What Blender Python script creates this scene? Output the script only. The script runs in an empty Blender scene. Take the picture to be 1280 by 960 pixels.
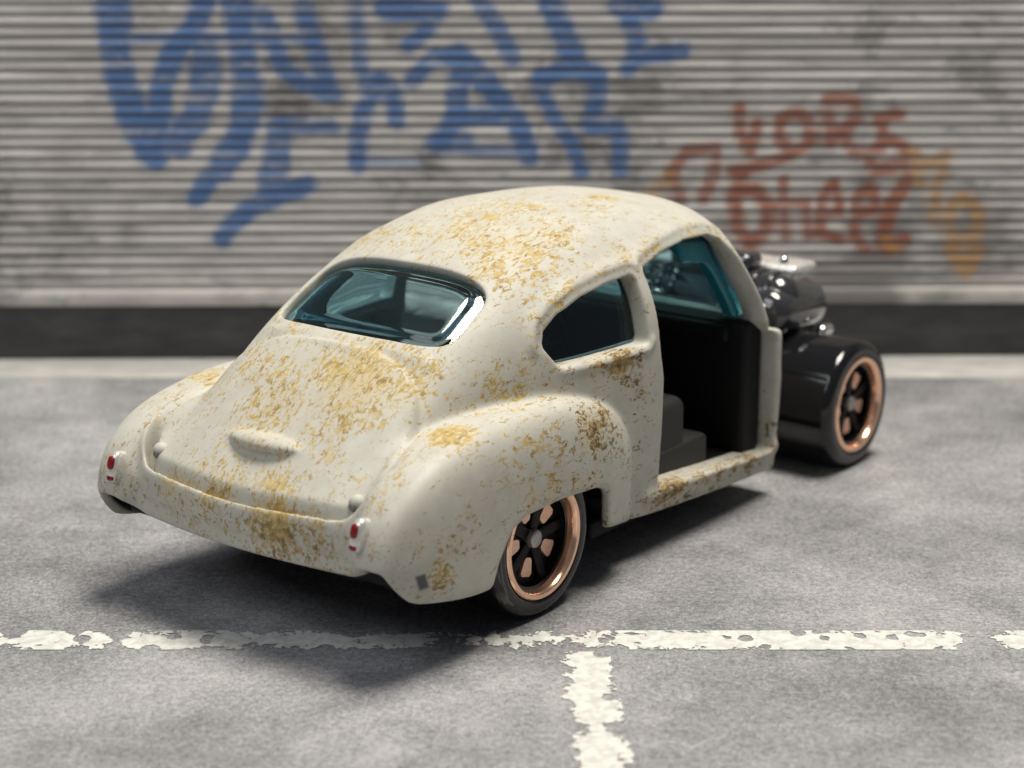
import bpy, bmesh, math, random
import numpy as np
from mathutils import Vector, Matrix

MM = 0.001                      # everything is authored in millimetres, built in metres
random.seed(4)
rng = np.random.default_rng(7)
sc = bpy.context.scene
COL = sc.collection

# ------------------------------------------------------------------ camera
cam_d = bpy.data.cameras.new('camera')
cam = bpy.data.objects.new('camera', cam_d); COL.objects.link(cam)
cam.location = (0, 0, 50.313*MM)
cam.rotation_euler = (math.radians(90-15.281), 0, 0)
cam_d.sensor_width = 36.0
cam_d.lens = 2339.5/1280*36.0
cam_d.clip_start = 0.002
cam_d.clip_end = 20
cam_d.dof.use_dof = True
cam_d.dof.focus_distance = 131*MM
cam_d.dof.aperture_fstop = 44
sc.camera = cam

# ------------------------------------------------------------------ world and lamps
world = bpy.data.worlds.new('World'); sc.world = world
world.use_nodes = True
wn = world.node_tree.nodes
wn['Background'].inputs[0].default_value = (0.80, 0.86, 1.0, 1)
wn['Background'].inputs[1].default_value = 0.11

def area_lamp(name, loc, target, sx, sy, power, color):
    d = bpy.data.lights.new(name, 'AREA'); d.shape = 'RECTANGLE'
    d.size = sx*MM; d.size_y = sy*MM; d.energy = power; d.color = color
    o = bpy.data.objects.new(name, d); COL.objects.link(o)
    o.location = Vector(loc)*MM
    o.rotation_euler = (Vector(target)-Vector(loc)).to_track_quat('-Z', 'Y').to_euler()
    return o
area_lamp('ceiling_lamp', (62, 168, 400), (5, 145, 0), 200, 140, 2.45, (1.0, 0.94, 0.84))
area_lamp('front_fill_lamp', (-260, -60, 330), (0, 140, 0), 260, 200, 0.58, (0.93, 0.96, 1.0))  # added fill from front left to brighten the shutter; no known source

sc.view_settings.view_transform = 'Standard'
sc.view_settings.look = 'None'
sc.view_settings.exposure = 0.0
sc.view_settings.gamma = 1.0
sc.cycles.use_denoising = True
sc.cycles.max_bounces = 10
sc.cycles.transmission_bounces = 8
sc.cycles.transparent_max_bounces = 12

# ------------------------------------------------------------------ helpers
def obj(name, mesh, mat=None, parent=None):
    o = bpy.data.objects.new(name, mesh); COL.objects.link(o)
    if mat is not None:
        if len(mesh.materials) == 0: mesh.materials.append(mat)
    if parent is not None: o.parent = parent
    return o

def tag(o, label=None, cat=None, kind=None, group=None):
    if label: o['label'] = label
    if cat: o['category'] = cat
    if kind: o['kind'] = kind
    if group: o['group'] = group
    return o

def mesh_np(name, V, F, smooth=True):
    me = bpy.data.meshes.new(name)
    V = np.asarray(V, dtype=np.float32)*MM
    F = np.asarray(F, dtype=np.int32)
    n, k = F.shape
    me.vertices.add(len(V)); me.vertices.foreach_set('co', V.ravel())
    me.loops.add(n*k); me.loops.foreach_set('vertex_index', F.ravel())
    me.polygons.add(n)
    me.polygons.foreach_set('loop_start', np.arange(0, n*k, k, dtype=np.int32))
    me.update(calc_edges=True); me.validate()
    me.polygons.foreach_set('use_smooth', np.full(len(me.polygons), smooth))
    return me

def attr(me, name, vals):
    a = me.attributes.new(name, 'FLOAT', 'POINT'); a.data.foreach_set('value', np.asarray(vals, dtype=np.float32))

def bm_mesh(name, bm, smooth=True, angle=35):
    me = bpy.data.meshes.new(name)
    bmesh.ops.scale(bm, vec=(MM, MM, MM), verts=bm.verts)
    bmesh.ops.recalc_face_normals(bm, faces=bm.faces)
    bm.to_mesh(me); bm.free()
    if smooth:
        me.polygons.foreach_set('use_smooth', [True]*len(me.polygons))
        me.set_sharp_from_angle(angle=math.radians(angle))
    return me

def bm_box(bm, lo, hi, bev=0.0, seg=3, mat=None):
    r = bmesh.ops.create_cube(bm, size=1)
    vs = r['verts']
    for v in vs:
        v.co = Vector([lo[i]+(v.co[i]+.5)*(hi[i]-lo[i]) for i in range(3)])
    if bev > 0:
        es = list({e for v in vs for e in v.link_edges})
        rb = bmesh.ops.bevel(bm, geom=es, offset=bev, segments=seg, profile=.5, affect='EDGES')
        vs = list({v for f in rb['faces'] for v in f.verts} | {v for v in vs if v.is_valid})
    if mat is not None: bmesh.ops.transform(bm, matrix=mat, verts=vs)
    return vs

def lathe(name, prof, seg=72, closed=False):
    """profile (r, a) turned about the local Y axis"""
    V = []; F = []
    n = len(prof)
    for i in range(seg):
        t = 2*math.pi*i/seg
        for r, a in prof: V.append((r*math.cos(t), a, r*math.sin(t)))
    for i in range(seg):
        j = (i+1) % seg
        for k in range(n if closed else n-1):
            k2 = (k+1) % n
            F.append((i*n+k, i*n+k2, j*n+k2, j*n+k))
    bm = bmesh.new()
    bv = [bm.verts.new(v) for v in V]
    for f in F:
        q = [bv[i] for i in f]
        try: bm.faces.new(q)
        except ValueError: pass
    bmesh.ops.remove_doubles(bm, verts=bm.verts, dist=1e-4)
    return bm_mesh(name, bm, True, 40)

def arc(cx, ca, r, a0, a1, n):
    return [(cx+r*math.cos(math.radians(a0+(a1-a0)*i/n)), ca+r*math.sin(math.radians(a0+(a1-a0)*i/n))) for i in range(n+1)]

# ------------------------------------------------------------------ materials
def new_mat(name):
    m = bpy.data.materials.new(name); m.use_nodes = True
    nt = m.node_tree; p = nt.nodes['Principled BSDF']
    return m, nt, p

class NB:
    """small node builder"""
    def __init__(s, nt): s.nt = nt
    def n(s, t, **k):
        x = s.nt.nodes.new(t)
        for a, b in k.items(): setattr(x, a, b)
        return x
    def link(s, a, b): s.nt.links.new(a, b)
    def val(s, sock, v):
        if hasattr(v, 'is_linked') or hasattr(v, 'links'): s.link(v, sock)
        else: sock.default_value = v
    def math(s, op, a, b=0.0, c=0.0, clamp=False):
        x = s.n('ShaderNodeMath', operation=op, use_clamp=clamp)
        s.val(x.inputs[0], a); s.val(x.inputs[1], b); s.val(x.inputs[2], c)
        return x.outputs[0]
    def coord(s, scale=(1000, 1000, 1000), rot=(0, 0, 0), loc=(0, 0, 0), out='Object'):
        t = s.n('ShaderNodeTexCoord'); m = s.n('ShaderNodeMapping')
        s.link(t.outputs[out], m.inputs[0])
        m.inputs['Scale'].default_value = scale; m.inputs['Rotation'].default_value = rot; m.inputs['Location'].default_value = loc
        return m.outputs[0]
    def noise(s, vec, scale, detail=4, rough=.55, dist=0.0, out=0):
        x = s.n('ShaderNodeTexNoise'); s.link(vec, x.inputs['Vector'])
        x.inputs['Scale'].default_value = scale; x.inputs['Detail'].default_value = detail
        x.inputs['Roughness'].default_value = rough; x.inputs['Distortion'].default_value = dist
        return x.outputs[out]
    def ramp(s, f, stops, interp='LINEAR'):
        x = s.n('ShaderNodeValToRGB'); s.link(f, x.inputs[0]); r = x.color_ramp; r.interpolation = interp
        while len(r.elements) < len(stops): r.elements.new(.5)
        for e, (p, c) in zip(r.elements, stops):
            e.position = p; e.color = (c, c, c, 1) if isinstance(c, (int, float)) else (*c, 1)
        return x.outputs[0]
    def mix(s, f, a, b, mode='MIX'):
        x = s.n('ShaderNodeMix', data_type='RGBA', blend_type=mode)
        s.val(x.inputs[0], f)
        for i, v in ((6, a), (7, b)):
            if isinstance(v, tuple): x.inputs[i].default_value = (*v, 1)
            else: s.link(v, x.inputs[i])
        return x.outputs[2]
    def smooth(s, v, a, b):
        x = s.n('ShaderNodeMapRange', interpolation_type='SMOOTHSTEP'); s.val(x.inputs[0], v)
        s.val(x.inputs[1], a); s.val(x.inputs[2], b); return x.outputs[0]
    def attr(s, name):
        x = s.n('ShaderNodeAttribute', attribute_name=name); return x.outputs['Fac']
    def bump(s, h, strength, dist):
        x = s.n('ShaderNodeBump'); s.link(h, x.inputs['Height'])
        x.inputs['Strength'].default_value = strength; x.inputs['Distance'].default_value = dist
        return x.outputs[0]

def mat_simple(name, col, rough, metal=0.0, spec=.5, coat=0.0, var=.0, bump=0.0, bscale=3.0):
    m, nt, p = new_mat(name); b = NB(nt)
    p.inputs['Base Color'].default_value = (*col, 1); p.inputs['Roughness'].default_value = rough
    p.inputs['Metallic'].default_value = metal; p.inputs['Specular IOR Level'].default_value = spec
    p.inputs['Coat Weight'].default_value = coat
    v = b.coord()
    nz = b.noise(v, bscale, 4, .6)
    if var > 0:
        c = b.mix(b.smooth(nz, .3, .7), tuple(x*(1-var) for x in col), tuple(min(1, x*(1+var)) for x in col))
        nt.links.new(c, p.inputs['Base Color'])
    r = b.math('MULTIPLY_ADD', nz, .12, max(0, rough-.06))
    nt.links.new(r, p.inputs['Roughness'])
    if bump > 0:
        nt.links.new(b.bump(nz, bump, 0.00005), p.inputs['Normal'])
    return m

def mat_body():
    m, nt, p = new_mat('weathered_cream_paint'); b = NB(nt)
    rust = b.attr('rust'); dark = b.attr('dark')
    # flecks run aslant down the deck and roof
    v1 = b.coord(scale=(470, 1250, 850), rot=(0, 0, math.radians(24)))
    v2 = b.coord()
    fine = b.noise(v1, 2.35, 6, .70, 1.0)
    fine2 = b.noise(v2, 5.0, 5, .72, .6)
    big = b.noise(v2, .28, 3, .6, .4)
    sig = b.math('ADD', b.math('MULTIPLY', fine, .68), b.math('MULTIPLY', fine2, .32))
    sig = b.math('ADD', sig, b.math('MULTIPLY', b.math('SUBTRACT', big, .5), .26))
    thr = b.math('SUBTRACT', .592, b.math('MULTIPLY', rust, .140))
    mask = b.smooth(sig, thr, b.math('ADD', thr, .030))
    # thin film of rust colour round the heavy patches
    film = b.math('MULTIPLY', b.smooth(b.math('ADD', b.math('MULTIPLY', rust, .85), b.math('MULTIPLY', sig, .9)), .78, 1.30), .60)
    tone = b.noise(v2, 1.7, 4, .65)
    ochre = b.ramp(tone, [(.30, (.22, .145, .050)), (.44, (.38, .265, .085)), (.56, (.50, .37, .13)), (.70, (.56, .45, .22))])
    brown = b.ramp(tone, [(.30, (.055, .040, .022)), (.46, (.16, .105, .045)), (.58, (.34, .23, .09)), (.70, (.44, .32, .15))])
    rc = b.mix(dark, ochre, brown)
    mott = b.noise(v2, .55, 4, .6)
    cream = b.mix(b.smooth(mott, .35, .65), (.480, .467, .408), (.530, .517, .455))
    c = b.mix(film, cream, (.60, .47, .23))
    c = b.mix(mask, c, rc)
    # tiny dark specks
    sp = b.noise(v2, 2.6, 2, .5)
    spk = b.math('MULTIPLY', b.smooth(sp, .735, .765), .75)
    c = b.mix(spk, c, (.20, .16, .09))
    c = b.mix(b.attr('mark'), c, (.085, .088, .088))
    c = b.mix(b.attr('bare'), c, (.008, .008, .009))
    nt.links.new(c, p.inputs['Base Color'])
    nt.links.new(b.math('MULTIPLY_ADD', mask, .12, .56), p.inputs['Roughness'])
    p.inputs['Specular IOR Level'].default_value = .38
    hgt = b.math('ADD', b.math('MULTIPLY', mask, .35), b.math('MULTIPLY', b.noise(v2, 9, 3, .6), .35))
    nt.links.new(b.bump(hgt, .32, 0.00006), p.inputs['Normal'])
    return m

def mat_glass():
    m, nt, p = new_mat('teal_tinted_glass'); b = NB(nt)
    p.inputs['Base Color'].default_value = (.96, .99, 1.0, 1)
    p.inputs['Roughness'].default_value = .02
    p.inputs['IOR'].default_value = 1.46
    p.inputs['Transmission Weight'].default_value = 1.0
    va = b.n('ShaderNodeVolumeAbsorption')
    va.inputs['Color'].default_value = (.06, .74, .84, 1); va.inputs['Density'].default_value = 540
    b.link(va.outputs[0], nt.nodes['Material Output'].inputs['Volume'])
    v = b.coord(); nt.links.new(b.bump(b.noise(v, .35, 2, .5), .04, 0.0002), p.inputs['Normal'])
    return m

M_BODY = mat_body()
M_GLASS = mat_glass()
M_TYRE = mat_simple('glossy_black_tyre_plastic', (.008, .008, .009), .11, spec=.6, var=.1)
M_BLACK = mat_simple('black_plastic', (.0035, .0035, .004), .6, spec=.25, var=.15)
M_SEAT = mat_simple('dark_grey_plastic', (.018, .019, .019), .6, var=.12, bump=.2, bscale=6)
M_SPOKE = mat_simple('satin_black_spoke', (.003, .003, .0035), .5, spec=.25)
M_COPPER = mat_simple('copper_chrome', (1.0, .64, .45), .20, metal=.85, bump=.25, bscale=.9)
M_PAD = mat_simple('copper_foil_pad', (.90, .58, .43), .38, metal=.6, var=.1)
M_STEEL = mat_simple('dull_steel', (.42, .41, .39), .42, metal=.8, var=.15)
M_CHROME = mat_simple('bright_chrome', (.90, .90, .88), .10, metal=1.0, bump=.2, bscale=.9)
M_DARKCHROME = mat_simple('black_chrome', (.030, .031, .034), .12, spec=.9, coat=.6, bump=.2, bscale=.7)
M_RED = mat_simple('red_tail_lens', (.22, .010, .012), .30, var=.25, bscale=4)
M_SILVER = mat_simple('silver_and_sheen', (.78, .76, .72), .28, metal=.55, var=.08, bscale=3)  # bezel silver; on the scoop its pale tone stands in for lamp reflection
M_WORN = mat_simple('bare_zinc', (.20, .195, .19), .5, metal=.4, var=.2, bscale=4)
M_MARKER = mat_simple('dark_grey_print', (.060, .062, .060), .6, var=.2, bscale=5)

# ------------------------------------------------------------------ ground, kerb strip, shutter wall
def mat_ground():
    m, nt, p = new_mat('printed_asphalt_mat'); b = NB(nt)
    v = b.coord()
    blot = b.noise(v, .035, 5, .6, .3); mid = b.noise(v, .30, 5, .65); fine = b.noise(v, 2.1, 6, .8); grit = b.noise(v, 5.5, 3, .7)
    s = b.math('ADD', b.math('MULTIPLY_ADD', blot, .80, -.19), b.math('MULTIPLY', mid, .33))
    s = b.math('ADD', s, b.math('MULTIPLY', b.math('SUBTRACT', fine, .5), .95))
    s = b.math('ADD', s, b.math('MULTIPLY', b.math('SUBTRACT', grit, .5), .75))
    s = b.math('ADD', s, .12)
    c = b.ramp(s, [(.22, (.085, .085, .092)), (.42, (.205, .204, .211)), (.56, (.315, .313, .317)), (.78, (.50, .497, .492))])
    nt.links.new(c, p.inputs['Base Color'])
    p.inputs['Roughness'].default_value = .62
    p.inputs['Specular IOR Level'].default_value = .35
    nt.links.new(b.bump(b.math('ADD', fine, grit), .25, 0.00008), p.inputs['Normal'])
    return m

def grid_plane(name, x0, x1, y0, y1, z, mat, nx=1, ny=1):
    xs = np.linspace(x0, x1, nx+1); ys = np.linspace(y0, y1, ny+1)
    X, Y = np.meshgrid(xs, ys); V = np.stack([X.ravel(), Y.ravel(), np.full(X.size, z)], 1)
    F = [(j*(nx+1)+i, j*(nx+1)+i+1, (j+1)*(nx+1)+i+1, (j+1)*(nx+1)+i) for j in range(ny) for i in range(nx)]
    return obj(name, mesh_np(name, V, F, False), mat)

ground = grid_plane('ground', -260, 260, -60, 240, 0, mat_ground(), 4, 4); tag(ground, kind='structure')

M_STRIP = None
def mat_strip():
    m, nt, p = new_mat('pale_concrete_strip'); b = NB(nt)
    v = b.coord(scale=(350, 1000, 1000)); nz = b.noise(v, .5, 6, .7)
    c = b.ramp(nz, [(.25, (.30, .295, .28)), (.5, (.42, .41, .39)), (.75, (.56, .55, .52))])
    nt.links.new(c, p.inputs['Base Color']); p.inputs['Roughness'].default_value = .7
    return m
YW = 195.0
strip = grid_plane('concrete_strip', -200, 200, 186.3, YW+4, .05, mat_strip(), 2, 1); tag(strip, kind='structure')

# worn white road paint: a thin sheet whose holes are where the paint has flaked off
def mat_paint(seed):
    m, nt, p = new_mat('worn_white_line_paint'); b = NB(nt)
    v = b.coord(loc=(seed, seed*1.7, 0))
    e = b.attr('edge')                      # millimetres from the sheet's rim
    n1 = b.noise(v, .42, 3, .55, .9); n2 = b.noise(v, 1.25, 3, .6, .4)
    s = b.math('ADD', b.math('MULTIPLY_ADD', n1, .50, .10), b.math('MULTIPLY', n2, .42))
    s = b.math('ADD', s, b.math('MULTIPLY', b.math('SUBTRACT', b.noise(v, 3.2, 3, .6), .5), .22))
    vor = b.n('ShaderNodeTexVoronoi'); b.link(v, vor.inputs['Vector']); vor.inputs['Scale'].default_value = .50
    pit = b.math('MULTIPLY', b.smooth(vor.outputs['Distance'], .38, .16), .30)
    wear = b.math('ADD', b.attr('wear'), pit)
    lvl = b.math('ADD', b.math('SUBTRACT', wear, s), b.math('MULTIPLY', b.math('SUBTRACT', .35, e), .10))
    keep = b.math('LESS_THAN', lvl, 0.0)
    rim = b.smooth(lvl, -.012, -.002)
    c = b.mix(b.smooth(n2, .35, .65), (.52, .52, .485), (.68, .675, .63))
    c = b.mix(rim, c, (.13, .13, .13))
    nt.links.new(c, p.inputs['Base Color']); p.inputs['Roughness'].default_value = .55
    tr = b.n('ShaderNodeBsdfTransparent'); mx = b.n('ShaderNodeMixShader')
    b.link(keep, mx.inputs[0]); b.link(tr.outputs[0], mx.inputs[1]); b.link(p.outputs[0], mx.inputs[2])
    b.link(mx.outputs[0], nt.nodes['Material Output'].inputs[0])
    return m

def paint_sheet(name, corners, nx, ny, seed, wearf):
    """corners: four ground points; z a hair above the ground"""
    c = np.array(corners, float); u = np.linspace(0, 1, nx+1); w = np.linspace(0, 1, ny+1)
    U, W_ = np.meshgrid(u, w); U = U.ravel()[:, None]; W_ = W_.ravel()[:, None]
    P = (c[0]*(1-U)+c[1]*U)*(1-W_)+(c[3]*(1-U)+c[2]*U)*W_
    V = np.concatenate([P, np.full((len(P), 1), .045)], 1)
    F = [(j*(nx+1)+i, j*(nx+1)+i+1, (j+1)*(nx+1)+i+1, (j+1)*(nx+1)+i) for j in range(ny) for i in range(nx)]
    me = mesh_np(name, V, F, False)
    lx = np.linalg.norm(c[1]-c[0]); ly = np.linalg.norm(c[3]-c[0])
    e = np.minimum(np.minimum(U*lx, (1-U)*lx), np.minimum(W_*ly, (1-W_)*ly))[:, 0]
    attr(me, 'edge', e); attr(me, 'wear', [wearf(x, y) for x, y in P])
    o = obj(name, me, mat_paint(seed)); tag(o, kind='structure'); return o

def wear_line(x, y):
    t = .528
    t += .10*math.exp(-((x+26.5)/1.2)**2)+.11*math.exp(-((x+4.5)/4.5)**2)+.05*math.exp(-((x+11)/3)**2)
    t += .10*math.exp(-((x-3.5)/2)**2)+.16*math.exp(-((x-32.3)/1.0)**2)-.05*math.exp(-((x-18)/8)**2)
    return t
paint_sheet('line_marking', [(-75, 116.4), (75, 116.4), (75, 119.7), (-75, 119.7)], 300, 6, 3.0, wear_line)
def wear_stripe(x, y):
    return .535+.20*math.exp(-((y-104.6)/.9)**2)+.12*max(0, min(1, (4.6-x)/1.5))
paint_sheet('stripe_marking', [(3.9, 60), (9.1, 60), (6.5, 116.1), (2.9, 116.1)], 8, 60, 11.0, wear_stripe)

# ---- shutter
wall = bpy.data.objects.new('roller_shutter', None); COL.objects.link(wall)
wall.location = (0, YW*MM, 0); wall.rotation_euler = (0, 0, math.radians(.9))
tag(wall, 'grey corrugated roller shutter with blue and rust-red graffiti behind the toy car', 'shutter')

# graffiti strokes in wall millimetres: (radius, colour id, opacity, points...)
STROKES = [
    (1.53, 0, 1, [(-40.63, 38.99), (-40.76, 33.77), (-40.39, 30.1), (-39.15, 25.58), (-37.42, 22.08)]),
    (1.13, 0, 1, [(-37.27, 21.83), (-36.38, 28.05), (-34.93, 32.38), (-32.35, 35.13), (-31.22, 38.58)]),
    (0.48, 0, 0.8, [(-41.4, 34.01), (-20.53, 33.98)]),
    (1.37, 0, 1, [(-27.97, 38.58), (-27.7, 32.94), (-27.27, 28.85), (-27.56, 25.55), (-29.18, 22.23), (-30.5, 20.56)]),
    (0.96, 0, 1, [(-29.8, 21.39), (-31.64, 19.3), (-33.14, 17.36)]),
    (1.37, 0, 0.9, [(-31.47, 32.94), (-31.64, 28.86), (-32.94, 25.56), (-34.8, 23.08)]),
    (0.96, 0, 1, [(-21.37, 18.85), (-24.76, 17.59), (-27.74, 16.16), (-29.48, 14.63), (-30.55, 13.18)]),
    (1.29, 0, 0.9, [(-24.12, 24.3), (-25.15, 18.44)]),
    (0.88, 0, 0.95, [(-25.12, 36.17), (-23.65, 31.06), (-21.24, 29.09), (-18.46, 28.26)]),
    (0.96, 0, 0.95, [(-21.26, 36.97), (-20.75, 34.79), (-19.77, 31.54), (-18.78, 28.59)]),
    (0.72, 0, 0.85, [(-24.09, 25.13), (-18.71, 24.71)]),
    (0.72, 0, 0.85, [(-15.92, 38.57), (-15.84, 34.54), (-15.66, 31.29), (-15.05, 29.24)]),
    (0.88, 0, 1, [(-13.8, 29.65), (-15.18, 26.94), (-16.07, 24.12), (-16.05, 20.94)]),
    (0.88, 0, 1, [(-13.8, 29.65), (-12.41, 28.83), (-11.97, 25.52)]),
    (0.48, 0, 0.6, [(-15.88, 21.36), (-10.04, 20.93)]),
    (1.13, 0, 1, [(-12.93, 36.96), (-7.78, 36.63)]),
    (0.8, 0, 1, [(-10.45, 33.24), (-8.62, 34.94)]),
    (0.8, 0, 1, [(-5.36, 31.68), (-7.91, 32.01), (-10.33, 29.65)]),
    (1.21, 0, 1, [(-5.77, 32.09), (-3.72, 30.45), (-2.73, 29.55)]),
    (1.04, 0, 1, [(-5.77, 31.93), (-2.73, 29.55), (-0.83, 27.07), (0.75, 24.58), (1.67, 21.74)]),
    (1.04, 0, 1, [(-4.95, 31.27), (-5.46, 29.23), (-5.82, 26.17), (-7.09, 23.35)]),
    (0.88, 0, 1, [(-5.82, 25.84), (0.42, 25.83)]),
    (0.64, 0, 0.65, [(-4.59, 22.42), (1.84, 22.07)]),
    (1.04, 0, 0.8, [(-8.01, 23.18), (-5.01, 23.18)]),
    (0.88, 0, 0.9, [(-3.44, 37.75), (-1.48, 35.01), (0.08, 32.0)]),
    (1.21, 0, 1, [(3.6, 38.55), (5.01, 35.0), (6.27, 32.32)]),
    (1.04, 0, 1, [(2.98, 29.62), (6.28, 31.09), (8.6, 30.11)]),
    (0.72, 0, 1, [(2.9, 28.64), (4.49, 25.49), (6.35, 22.98), (7.29, 20.21)]),
    (0.88, 0, 1, [(8.77, 29.94), (8.8, 27.64), (8.25, 24.9)]),
    (0.8, 0, 0.95, [(7.91, 25.07), (11.0, 24.64), (11.41, 20.2)]),
    (1.13, 0, 1, [(11.06, 37.26), (14.35, 36.93)]),
    (0.96, 0, 1, [(11.89, 36.53), (12.59, 34.51)]),
    (0.8, 0, 1, [(13.1, 33.53), (11.91, 30.76)]),
    (0.88, 0, 1, [(13.21, 32.06), (17.41, 32.55)]),
    (0.56, 1, 0.9, [(16.7, 19.85), (18.24, 22.2), (21.17, 22.53), (21.25, 19.84), (20.05, 17.22)]),
    (0.56, 1, 0.8, [(16.7, 19.85), (17.69, 17.22)]),
    (0.56, 1, 0.95, [(23.55, 26.7), (23.8, 24.12), (24.78, 22.19), (25.69, 25.11)]),
    (0.56, 1, 1, [(23.25, 20.17), (26.51, 20.84), (29.08, 21.84)]),
    (0.56, 1, 0.95, [(31.16, 24.27), (31.03, 23.43), (30.59, 22.77), (29.93, 22.39), (29.19, 22.4), (28.5, 22.77), (28.01, 23.44), (27.81, 24.28), (27.95, 25.11), (28.38, 25.77), (29.04, 26.14), (29.78, 26.14), (30.47, 25.77), (30.96, 25.1), (31.16, 24.27)]),
    (0.56, 1, 0.9, [(32.77, 27.51), (33.31, 23.09)]),
    (0.56, 1, 0.9, [(32.77, 27.67), (35.35, 27.67), (35.95, 25.76), (34.27, 24.1), (36.14, 21.83)]),
    (0.56, 1, 0.95, [(40.36, 26.08), (38.37, 25.76), (38.81, 23.75), (40.88, 22.74), (41.24, 20.81), (37.99, 20.14), (37.32, 21.83), (39.34, 23.33)]),
    (0.64, 1, 1, [(24.18, 20.17), (23.34, 17.55), (23.78, 14.22), (25.12, 12.24), (26.77, 13.52), (27.02, 16.17), (25.59, 18.22), (23.99, 18.23)]),
    (0.48, 1, 0.9, [(28.51, 19.23), (28.91, 13.17)]),
    (0.48, 1, 0.9, [(28.6, 16.68), (30.97, 16.85), (31.37, 13.16)]),
    (0.48, 1, 1, [(32.97, 15.56), (34.65, 15.81), (33.83, 18.88), (32.56, 17.18), (32.72, 13.5), (34.79, 12.81)]),
    (0.48, 1, 1, [(36.27, 15.55), (38.53, 16.14), (37.82, 18.53), (36.2, 17.17), (36.39, 13.15), (37.48, 11.85)]),
    (0.64, 1, 1, [(41.59, 19.03), (39.87, 16.48), (39.39, 12.8), (39.95, 11.84), (41.43, 12.79)]),
    (0.48, 1, 0.9, [(41.24, 20.81), (41.6, 18.86), (39.77, 15.28)]),
    (0.56, 2, 0.7, [(14.4, 17.57), (16.7, 19.85)]),
    (0.48, 2, 0.9, [(42.18, 22.15), (43.28, 20.46), (45.48, 21.81), (44.77, 18.17), (44.46, 14.84)]),
    (0.56, 2, 0.95, [(49.39, 14.83), (49.3, 13.82), (48.9, 13.02), (48.28, 12.57), (47.56, 12.57), (46.88, 13.02), (46.38, 13.83), (46.16, 14.84), (46.26, 15.84), (46.66, 16.64), (47.27, 17.09), (47.99, 17.08), (48.67, 16.64), (49.17, 15.83), (49.39, 14.83)]),
    (0.64, 2, 1, [(46.77, 11.82), (48.39, 9.22), (49.35, 11.64)]),
    (0.48, 2, 0.9, [(41.93, 22.07), (42.97, 18.69)]),
    (0.48, 2, 0.9, [(39.73, 12.71), (40.81, 11.67)]),
]

def seg_dist(P, a, b):
    a = np.array(a); b = np.array(b); d = b-a; L = max(d@d, 1e-9)
    t = np.clip(((P-a)@d)/L, 0, 1)[:, None]
    return np.linalg.norm(P-(a+t*d), axis=1)

def graffiti(P):
    """P (n,2): wall x,z in mm -> blue, red and tan cover"""
    out = [np.zeros(len(P)) for _ in range(3)]
    wob = .16*np.sin(P[:, 0]*1.9+P[:, 1]*.7)+.12*np.sin(P[:, 1]*2.7-P[:, 0]*1.1)
    for rad, cid, op, pts in STROKES:
        pa = np.array(pts)
        lo = pa.min(0)-rad-1; hi = pa.max(0)+rad+1
        ix = np.where(np.all((P > lo) & (P < hi), axis=1))[0]
        if len(ix) == 0: continue
        Q = P[ix]; d = np.full(len(ix), 1e9)
        for a, b_ in zip(pts[:-1], pts[1:]): d = np.minimum(d, seg_dist(Q, a, b_))
        rad = rad*(1.12 if cid == 0 else 1.3)
        cov = np.clip((rad+wob[ix]*rad*.5-d)/.55+.5, 0, 1)*op
        out[cid][ix] = np.maximum(out[cid][ix], cov)
    return out

def mat_shutter():
    m, nt, p = new_mat('weathered_shutter_metal'); b = NB(nt)
    v = b.coord(scale=(260, 1000, 1000)); v2 = b.coord()
    streak = b.noise(v, .55, 6, .7, .3); blot = b.noise(v2, .045, 4, .6); blot2 = b.noise(b.coord(loc=(31, 7, 3)), .10, 5, .65)
    base = b.ramp(streak, [(.25, (.46, .435, .41)), (.48, (.68, .65, .61)), (.72, (.80, .775, .74))])
    dirt = b.smooth(b.math('ADD', blot, b.math('MULTIPLY', b.math('SUBTRACT', streak, .5), .5)), .50, .66)
    c = b.mix(b.math('MULTIPLY', dirt, .75), base, (.14, .128, .122))
    d2 = b.smooth(b.math('ADD', blot2, b.math('MULTIPLY', b.math('SUBTRACT', streak, .5), .4)), .56, .66)
    c = b.mix(b.math('MULTIPLY', d2, .5), c, (.11, .105, .105))
    oi = b.n('ShaderNodeObjectInfo')
    c = b.mix(b.math('MULTIPLY', oi.outputs['Random'], .30), c, (.22, .205, .19))
    flak = b.smooth(b.noise(v, .8, 4, .7), .30, .52)
    for nm, col, k in (('red', (.36, .115, .055), .92), ('tan', (.52, .29, .10), .85), ('blue', (.085, .195, .43), .95)):
        f = b.math('MULTIPLY', b.math('MULTIPLY', b.attr(nm), k), b.math('MULTIPLY_ADD', flak, .55, .42))
        c = b.mix(f, c, col)
    nt.links.new(c, p.inputs['Base Color']); p.inputs['Roughness'].default_value = .55
    p.inputs['Specular IOR Level'].default_value = .3
    return m
M_SHUT = mat_shutter()

PITCH = 1.137; Z_BAR0 = 5.85; Z_BAR1 = 7.75
WX0, WX1 = -150.0, 150.0
xs = np.arange(WX0, WX1+.01, .6)
def slat_mesh(name, z0, prof):
    """prof: (depth towards camera, height) along the slat's section"""
    n = len(prof); m_ = len(xs)
    V = np.empty((m_, n, 3)); 
    wav = .035*np.sin(xs*.21+z0*3.1)+.03*np.sin(xs*.07+z0)
    for k, (d, z) in enumerate(prof):
        V[:, k, 0] = xs; V[:, k, 1] = -d+wav; V[:, k, 2] = z0+z
    V = V.reshape(-1, 3)
    ii, kk = np.meshgrid(np.arange(m_-1), np.arange(n-1), indexing='ij'); ii = ii.ravel(); kk = kk.ravel()
    F = np.stack([ii*n+kk, (ii+1)*n+kk, (ii+1)*n+kk+1, ii*n+kk+1], 1)
    me = mesh_np(name, V, F, True)
    bl, rd, tn = graffiti(V[:, [0, 2]])
    attr(me, 'blue', bl); attr(me, 'red', rd); attr(me, 'tan', tn)
    return me
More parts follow.
